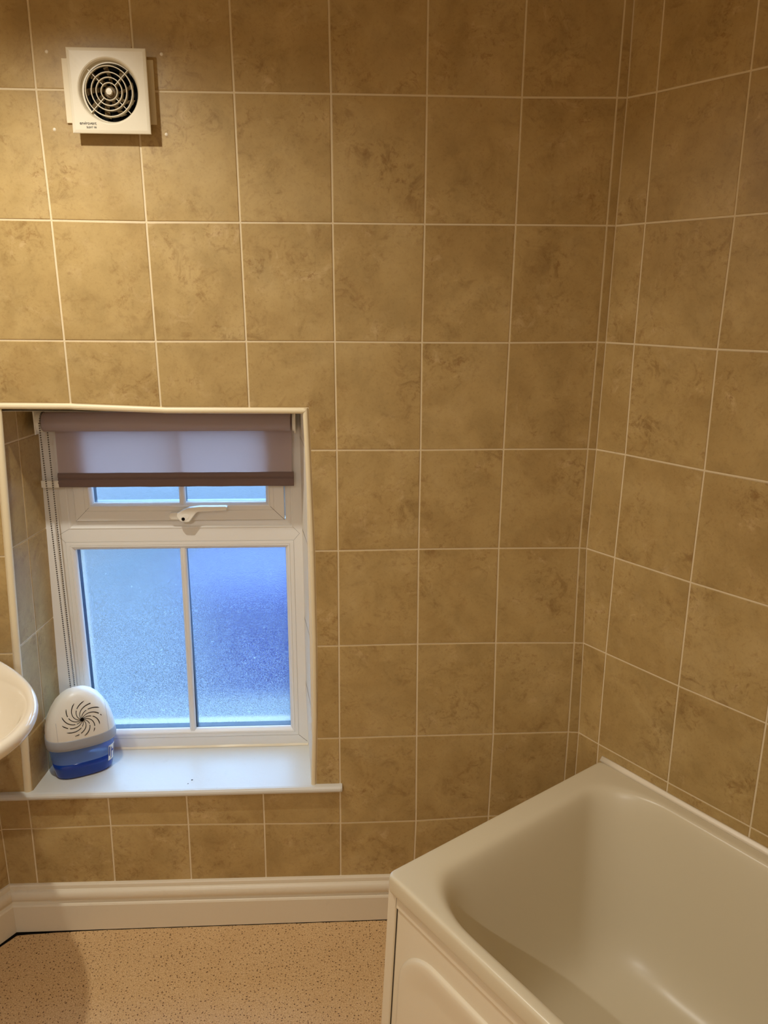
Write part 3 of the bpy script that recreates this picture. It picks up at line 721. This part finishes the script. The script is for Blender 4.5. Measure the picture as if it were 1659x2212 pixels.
L.append(inner(0.330, 0.540, 0.215, 0.217, 0.05, 0.06, ZR - 0.396))
L.append(inner(0.600, 0.760, 0.290, 0.290, 0.01, 0.02, ZR - 0.398))
bm = bmesh.new(); rows = [[bm.verts.new(p) for p in r] for r in L]
n = len(rows[0])
for a, b in zip(rows, rows[1:]):
    for i in range(n): j = (i + 1) % n; bm.faces.new((a[i], a[j], b[j], b[i]))
bm.faces.new(rows[-1])
recalc(bm)
tub = apart('tub_shell', bm, MT['bath'], True)
mod = tub.modifiers.new('sub', 'SUBSURF'); mod.levels = 1; mod.render_levels = 2
# front panel: frame strip, groove, main face with a raised rounded field
bm = bmesh.new()
tz = lambda z: 0.676 + (0.462 - z) * 0.052
def pp(s, z, out=0.0): return bw(s, tz(z) + out, z)
def prism(bm, poly, o0, o1, mi=0):
    a = [bm.verts.new(pp(s, z, o1)) for s, z in poly]; b = [bm.verts.new(pp(s, z, o0)) for s, z in poly]; k = len(poly)
    f = bm.faces.new(a); bm.faces.new(b[::-1])
    for i in range(k): bm.faces.new((a[i], b[i], b[(i + 1) % k], a[(i + 1) % k]))
    return f
zs_ = [0.004, 0.46]
prism(bm, [(0.1080, 0.004), (1.785, 0.004), (1.785, 0.4760), (0.1080, 0.4760)], -0.010, -0.0045)
sweep(bm, [[pp(s, z, o) for z, o in ((0.4760, -0.0045), (0.4760, 0.0005), (0.4440, 0.0010), (0.4425, 0.0002), (0.4415, -0.0044))] for s in (0.1085, 1.785)], False)
recalc(bm); apart('front_panel', bm, MT['panel'])
bm = bmesh.new()
def field(ins, out): 
    r = 0.105 - ins; s0, s1, z0, z1 = 0.128 + ins, 1.745 - ins, 0.06 + ins, 0.386 - ins; poly = []
    for cs, cz, a0 in ((s0 + r, z0 + r, math.pi), (s1 - r, z0 + r, 1.5 * math.pi), (s1 - r, z1 - r, 0.0), (s0 + r, z1 - r, 0.5 * math.pi)):
        for i in range(13): a = a0 + 0.5 * math.pi * i / 12; poly.append(pp(cs + r * math.cos(a), cz + r * math.sin(a), out))
    return poly
sweep_r = [field(0.0, -0.0044), field(0.0012, 0.0008), field(0.004, 0.0036), (field(0.010, 0.0048)), field(0.022, 0.0044), field(0.045, 0.0018), field(0.065, -0.0008), field(0.075, -0.0012)]
rows = sweep(bm, [r + [r[0]] for r in sweep_r], False, False)
bm.faces.new(rows[-1][:-1]); bmesh.ops.remove_doubles(bm, verts=bm.verts[:], dist=1e-6); recalc(bm)
apart('raised_panel_field', bm, MT['panel'], True)
bm = bmesh.new()
sweep(bm, [[bw(0.0815, tz(z) - 0.012, z), bw(0.0815, tz(z) + 0.0012, z), bw(0.0835, tz(z) + 0.0025, z), bw(0.1055, tz(z) + 0.0025, z), bw(0.1068, tz(z) + 0.001, z), bw(0.1068, tz(z) - 0.012, z)] for z in (0.004, 0.15, 0.3, 0.4790)], True)
apart('corner_post', recalc(bm), MT['panel'])
bm = bmesh.new()
sweep(bm, [[bw(0.1066, tz(z) - 0.008, z), bw(0.1066, tz(z) - 0.0020, z), bw(0.1082, tz(z) - 0.0046, z), bw(0.1082, tz(z) - 0.008, z)] for z in (0.004, 0.479)], True)
apart('panel_joint', recalc(bm), MT['print'])
bm = bmesh.new()
def slab2(bm, s0, s1, t0, t1, z0, z1):
    v = [bm.verts.new(bw(s, t, z)) for z in (z0, z1) for s, t in ((s0, t0), (s1, t0), (s1, t1), (s0, t1))]
    for idx in ((0, 1, 2, 3), (7, 6, 5, 4), (0, 4, 5, 1), (1, 5, 6, 2), (2, 6, 7, 3), (3, 7, 4, 0)): bm.faces.new([v[i] for i in idx])
slab2(bm, 0.100, 0.106, 0.01, 0.664, 0.004, 0.4795); apart('end_panel', recalc(bm), MT['panel'])
# sealant bead along the wall
bm = bmesh.new()
secs = []
for i in range(25):
    s = S0 + 0.002 + (LR - 0.4 - S0) * i / 24; w = 0.0005 * math.sin(i * 1.3)
    secs.append([bw(s, 0.0016, ZR + 0.0100 + w), bw(s, 0.0042, ZR + 0.0085 + w), bw(s, 0.0085, ZR + 0.0035), bw(s, 0.0125 + w, ZR - 0.0004), bw(s, 0.0016, ZR - 0.003)])
sweep(bm, secs, True)
struct(obj('trim_3', recalc(bm), MT['sealant'], None, True))

# ---------- wash basin on the splayed left wall
def lw(p, q, z): v = Vector((XLC, 0, 0)) + DL * p + NL * q; return Vector((v.x, v.y, z))
bas = tag(empty('wash_basin', lw(0.31, 0.002, 0.0)), 'white ceramic wash basin with rounded rim at the left edge', 'wash basin')
def spart(name, bm, mat, smooth=True): return child(obj(name, bm, mat, None, smooth), bas)
PC = 0.312
def dring(hw, q1, z, q0=0.004, ex=2.45, n=40, cq=0.0):
    pts = []
    for i in range(n + 1):
        a = -math.pi / 2 + math.pi * i / n; c, s = abs(math.cos(a)), math.sin(a)
        pts.append(lw(PC + hw * math.copysign(abs(s) ** (2 / ex), s), q0 + (q1 - q0) * (c ** (2 / ex)), z))
    for i in range(1, 10): t = i / 10; a = pts[n]; b = pts[0]; pts.append(a.lerp(b, t))
    return pts
bm = bmesh.new(); ZB = 0.850
LB = [dring(0.090, 0.20, 0.60), dring(0.120, 0.26, 0.655), dring(0.175, 0.34, 0.715), dring(0.232, 0.420, 0.770), dring(0.262, 0.466, 0.803), dring(0.276, 0.484, 0.817), dring(0.284, 0.493, 0.826), dring(0.2865, 0.4955, 0.835), dring(0.285, 0.494, 0.844), dring(0.279, 0.488, 0.8495), dring(0.272, 0.481, 0.8500),
      dring(0.258, 0.468, 0.8455, 0.06), dring(0.247, 0.458, 0.836, 0.09), dring(0.236, 0.448, 0.818, 0.105), dring(0.222, 0.432, 0.790, 0.115), dring(0.195, 0.405, 0.755, 0.13), dring(0.150, 0.36, 0.725, 0.155), dring(0.080, 0.30, 0.712, 0.19), dring(0.020, 0.25, 0.708, 0.23)]
rows = [[bm.verts.new(p) for p in r] for r in LB]; n = len(rows[0])
for a, b in zip(rows, rows[1:]):
    for i in range(n): j = (i + 1) % n; bm.faces.new((a[i], a[j], b[j], b[i]))
bm.faces.new(rows[0][::-1]); bm.faces.new(rows[-1]); recalc(bm)
o = spart('bowl', bm, MT['ceramic']); md = o.modifiers.new('sub', 'SUBSURF'); md.levels = 1; md.render_levels = 2
bm = bmesh.new()
LP = [dring(0.105, 0.215, 0.0, 0.03), dring(0.100, 0.205, 0.03, 0.03), dring(0.082, 0.18, 0.10, 0.03), dring(0.075, 0.17, 0.35, 0.03), dring(0.085, 0.19, 0.55, 0.03), dring(0.100, 0.215, 0.64, 0.03)]
rows = [[bm.verts.new(p) for p in r] for r in LP]
for a, b in zip(rows, rows[1:]):
    for i in range(n): j = (i + 1) % n; bm.faces.new((a[i], a[j], b[j], b[i]))
bm.faces.new(rows[0][::-1]); bm.faces.new(rows[-1]); recalc(bm); spart('pedestal', bm, MT['ceramic'])
bm = bmesh.new(); c0 = lw(PC, 0.245, 0.709); lathe(bm, [(0.0, 0.002), (0.014, 0.002), (0.020, 0.004), (0.022, 0.001)], c0, 'Z', 24); spart('waste', bm, MT['chrome'])
for dp, nm in ((-0.09, 'tap'), (0.09, 'tap')):
    bm = bmesh.new(); c0 = lw(PC + dp, 0.045, 0.850)
    lathe(bm, [(0.0, 0.085), (0.016, 0.085), (0.019, 0.080), (0.019, 0.062), (0.010, 0.056), (0.011, 0.030), (0.018, 0.0)], c0, 'Z', 20)
    secs = []
    for i in range(7):
        t = i / 6; c = c0 + NL * (0.10 * t) + Vector((0, 0, 0.040 + 0.012 * math.sin(t * 3.1) - 0.012 * t)); rr_ = 0.0095 - 0.001 * t
        secs.append([c + DL * rr_ * math.cos(a) + Vector((0, 0, rr_ * math.sin(a))) for a in [2 * math.pi * k / 12 for k in range(12)]])
    sweep(bm, secs, True); spart(nm, recalc(bm), MT['chrome'])

# ---------- moisture absorber on the sill
AX, AY, AR = -0.0900, 0.0965, math.radians(25)
ma = tag(empty('moisture_absorber', (AX, AY, ZS)), 'white domed moisture absorber with blue liquid tank on the windowsill', 'moisture absorber')
CA, SA = math.cos(AR), math.sin(AR)
def aw(x, y, z): return Vector((AX + x * CA - y * SA, AY + x * SA + y * CA, ZS + z))
def mpart(name, bm, mat, smooth=True): return child(obj(name, bm, mat, None, smooth), ma)
EXP = 2.7
def sring(hw, hd, z, n=120, ex=EXP):
    out = []
    for i in range(n):
        a = 2 * math.pi * i / n; c, s = math.cos(a), math.sin(a)
        out.append(aw(hw * math.copysign(abs(c) ** (2 / ex), c), hd * math.copysign(abs(s) ** (2 / ex), s), z))
    return out
def loft(name, secs, mat, cap0=True, cap1=True):
    bm = bmesh.new(); rows = sweep(bm, [r + [] for r in secs], True, False)
    if cap0: bm.faces.new(rows[0][::-1])
    if cap1: bm.faces.new(rows[-1])
    return mpart(name, recalc(bm), mat)
TANK = [(0.0, 0.066, 0.036), (0.0025, 0.0705, 0.0405), (0.008, 0.0730, 0.0430), (0.04, 0.0775, 0.047), (0.100, 0.0845, 0.0510)]
def tank_at(z):
    for (z0, w0, d0), (z1, w1, d1) in zip(TANK, TANK[1:]):
        if z <= z1: t = (z - z0) / (z1 - z0); return w0 + (w1 - w0) * t, d0 + (d1 - d0) * t
    return TANK[-1][1:]
tk = loft('tank', [sring(*tank_at(z), z + 0.0006) for z in (0.0472, 0.060, 0.075, 0.098)], MT['tank'], False, False)
lq = []
for z in (0.0, 0.0025, 0.008, 0.030, 0.047):
    w, d = tank_at(z); lq.append(sring(w, d, z + 0.0006))
loft('blue_liquid', lq, MT['liquid'])
loft('grey_band', [sring(0.0835, 0.050, 0.091), sring(0.0885, 0.0545, 0.0925), sring(0.0895, 0.0555, 0.101), sring(0.0885, 0.0550, 0.1185), sring(0.0870, 0.0535, 0.1205), sring(0.080, 0.047, 0.1205)], MT['greyband'], True, False)
DOME = [(0.1195, 0.0868, 0.0535), (0.135, 0.0863, 0.0532), (0.150, 0.0835, 0.0515), (0.175, 0.0765, 0.0470), (0.195, 0.0665, 0.0410), (0.215, 0.0535, 0.0335), (0.229, 0.0390, 0.0250), (0.2375, 0.0250, 0.0165), (0.242, 0.0110, 0.0075), (0.243, 0.002, 0.0015)]
def dome_at(z):
    for (z0, w0, d0), (z1, w1, d1) in zip(DOME, DOME[1:]):
        if z <= z1: t = (z - z0) / (z1 - z0); return w0 + (w1 - w0) * t, d0 + (d1 - d0) * t
    return DOME[-1][1:]
loft('domed_lid', [sring(w, d, z) for z, w, d in DOME], MT['white'], False, True)
loft('inner_basket', [sring(0.055, 0.030, 0.070), sring(0.056, 0.031, 0.095)], MT['print'], True, True)
def surf(x, z, off=0.0003):
    w, d = dome_at(z); u = min(0.999, abs(x) / w); return aw(x, -(d * (1 - u ** EXP) ** (1 / EXP)) - off - 0.0006, z)
bm = bmesh.new(); vc = (0.003, 0.172)
for k in range(13):
    a0 = 2 * math.pi * k / 13 + 0.2; left, right = [], []
    for i in range(15):
        t = i / 14; r = 0.0035 + 0.0425 * t; a = a0 - 1.25 * t ** 1.1; hwid = (0.0006 + 0.0005 * t) * (1 if i < 14 else 0.4)
        c = (vc[0] + r * math.cos(a) * 1.08, vc[1] + r * math.sin(a) * 0.97)
        ta = a + math.pi / 2 - math.atan(1.30 * r / 0.0425)
        nx, nz = math.cos(ta) * hwid, math.sin(ta) * hwid
        left.append(surf(c[0] + nx, c[1] + nz)); right.append(surf(c[0] - nx, c[1] - nz))
    for i in range(14):
        if i > 3 and (i * 5 + k * 3) % 11 == 0: continue  # breaks in the dark arms imitate reflections off the inner basket
        bm.faces.new([bm.verts.new(p) for p in (left[i], left[i + 1], right[i + 1], right[i])])
cen = [surf(vc[0] + 0.0050 * math.cos(2 * math.pi * i / 20), vc[1] + 0.0050 * math.sin(2 * math.pi * i / 20), 0.0004) for i in range(20)]
bm.faces.new([bm.verts.new(p) for p in cen])
bmesh.ops.remove_doubles(bm, verts=bm.verts[:], dist=1e-7)
mpart('spiral_vent', recalc(bm), MT['dark'], False)
for x in (-0.060, 0.066):
    bm = bmesh.new()
    zs2 = [0.1215 + (0.050 if x < 0 else 0.085) * i / 10 for i in range(11)]
    for z0, z1 in zip(zs2, zs2[1:]):
        bm.faces.new([bm.verts.new(p) for p in (surf(x - 0.0003, z0, .0002), surf(x + 0.0003, z0, .0002), surf(x + 0.0003, z1, .0002), surf(x - 0.0003, z1, .0002))])
    mpart('lid_seam', recalc(bm), MT['greyband'], False)
def tsurf(u, z, off):                                  # u = angle on the tank outline
    w, d = tank_at(z); c, s = math.cos(u), math.sin(u)
    return aw((w + off) * math.copysign(abs(c) ** (2 / EXP), c), (d + off) * math.copysign(abs(s) ** (2 / EXP), s), z + 0.0006)
bm = bmesh.new(); us = [-0.80 + 0.95 * i / 10 for i in range(11)]
for a, b in zip(us, us[1:]): bm.faces.new([bm.verts.new(tsurf(u, z, 0.0005)) for u, z in ((a, 0.026), (b, 0.026), (b, 0.072), (a, 0.072))])
stk = mpart('barcode_sticker', recalc(bm), MT['white'], True)
bm = bmesh.new()
def patch(u0, u1, z0, z1): bm.faces.new([bm.verts.new(tsurf(u, z, 0.0009)) for u, z in ((u0, z0), (u1, z0), (u1, z1), (u0, z1))])
patch(-0.78, -0.71, 0.040, 0.068); patch(-0.63, -0.57, 0.030, 0.064); patch(-0.57, -0.43, 0.050, 0.056); patch(-0.40, -0.35, 0.030, 0.068); patch(-0.29, -0.26, 0.030, 0.068)
mpart('barcode_print', recalc(bm), MT['liquid'], False)

# ---------- recessed ceiling downlights; the farthest is added ambient fill
for (x, y, z), pw in LAMPS:
    dl = tag(empty('ceiling_downlight', (x, y, CEIL)), 'recessed ceiling downlight %s' % ('nearest the window wall' if y > -1 else ('above the open floor beside the bathtub' if y > -2 else 'added as ambient fill, farthest from the window wall')), 'downlight')
    bm = bmesh.new(); lathe(bm, [(0.045, 0.0), (0.045, -0.004), (0.040, -0.006), (0.030, -0.004), (0.029, -0.0005), (0.045, 0.0)], (x, y, CEIL), 'Z', 32)
    child(obj('bezel', recalc(bm), MT['fanwhite'], None, True), dl)
    ld = D.lights.new('lamp', 'SPOT'); ld.energy = pw; ld.color = WARM if y > -2 else (1.0, 0.97, 0.93); ld.shadow_soft_size = 0.016; ld.spot_size = math.radians(172); ld.spot_blend = 1.0
    lo = D.objects.new('lamp', ld); S.collection.objects.link(lo); lo.location = (0, 0, z - CEIL); lo.rotation_euler = (math.radians(-4) if y > -1 else 0, 0, 0); lo.parent = dl

# ---------- outdoors, blurred by the frosted panes
bm = bmesh.new(); box(bm, -4, 6, 0.36, 8, -0.6, -0.5); struct(obj('outdoor_ground', bm, MT['ground']))
bm = bmesh.new(); box(bm, -0.25, 0.60, 0.29, 0.46, 0.405, 0.435); struct(obj('outdoor_sill', bm, MT['ledge']))
bm = bmesh.new(); box(bm, -4, 6, 6.0, 6.2, -0.5, 1.05); struct(obj('outdoor_sky_screen', bm, MT['sky_screen']))  # added screen that keeps bright sky out of the top pane
bm = bmesh.new(); box(bm, -1.6, -0.85, 0.34, 2.2, -0.5, 3.0); struct(obj('outdoor_wall', bm, MT['brick']))
bn = tag(empty('storage_bin', (0.25, 1.9, -0.5)), 'deep blue bulk blurred behind the right frosted pane', 'bin')
bm = bmesh.new()
sweep(bm, [[(-0.10 + e, 1.7 + e, z), (0.52 - e, 1.7 + e, z), (0.52 - e, 2.3 - e, z), (-0.10 + e, 2.3 - e, z)] for z, e in ((-0.5, 0.05), (0.30, 0.0))], True)
child(obj('body', recalc(bm), MT['binblue']), bn)
bm = bmesh.new(); box(bm, -0.12, 0.54, 1.66, 2.32, 0.301, 0.36, 0.02); child(obj('lid', bm, MT['binblue']), bn)

# ---------- crumbs of dirt on the sill
for (x, y, r, nm) in ((0.2106, 0.0302, 0.0030, 'larger dark crumb lying near the front edge of the windowsill'), (0.2027, 0.0142, 0.0019, 'smaller dark crumb lying at the front edge of the windowsill')):
    bm = bmesh.new(); bmesh.ops.create_icosphere(bm, subdivisions=1, radius=r)
    random.seed(int(r * 1e5))
    for v in bm.verts: v.co = Vector((x + v.co.x * random.uniform(0.5, 1.3), y + v.co.y * random.uniform(0.3, 0.9), ZS + max(0.0, v.co.z * 0.35 + 0.0006)))
    tag(obj('crumb', bm, MT['print']), nm, 'crumb')
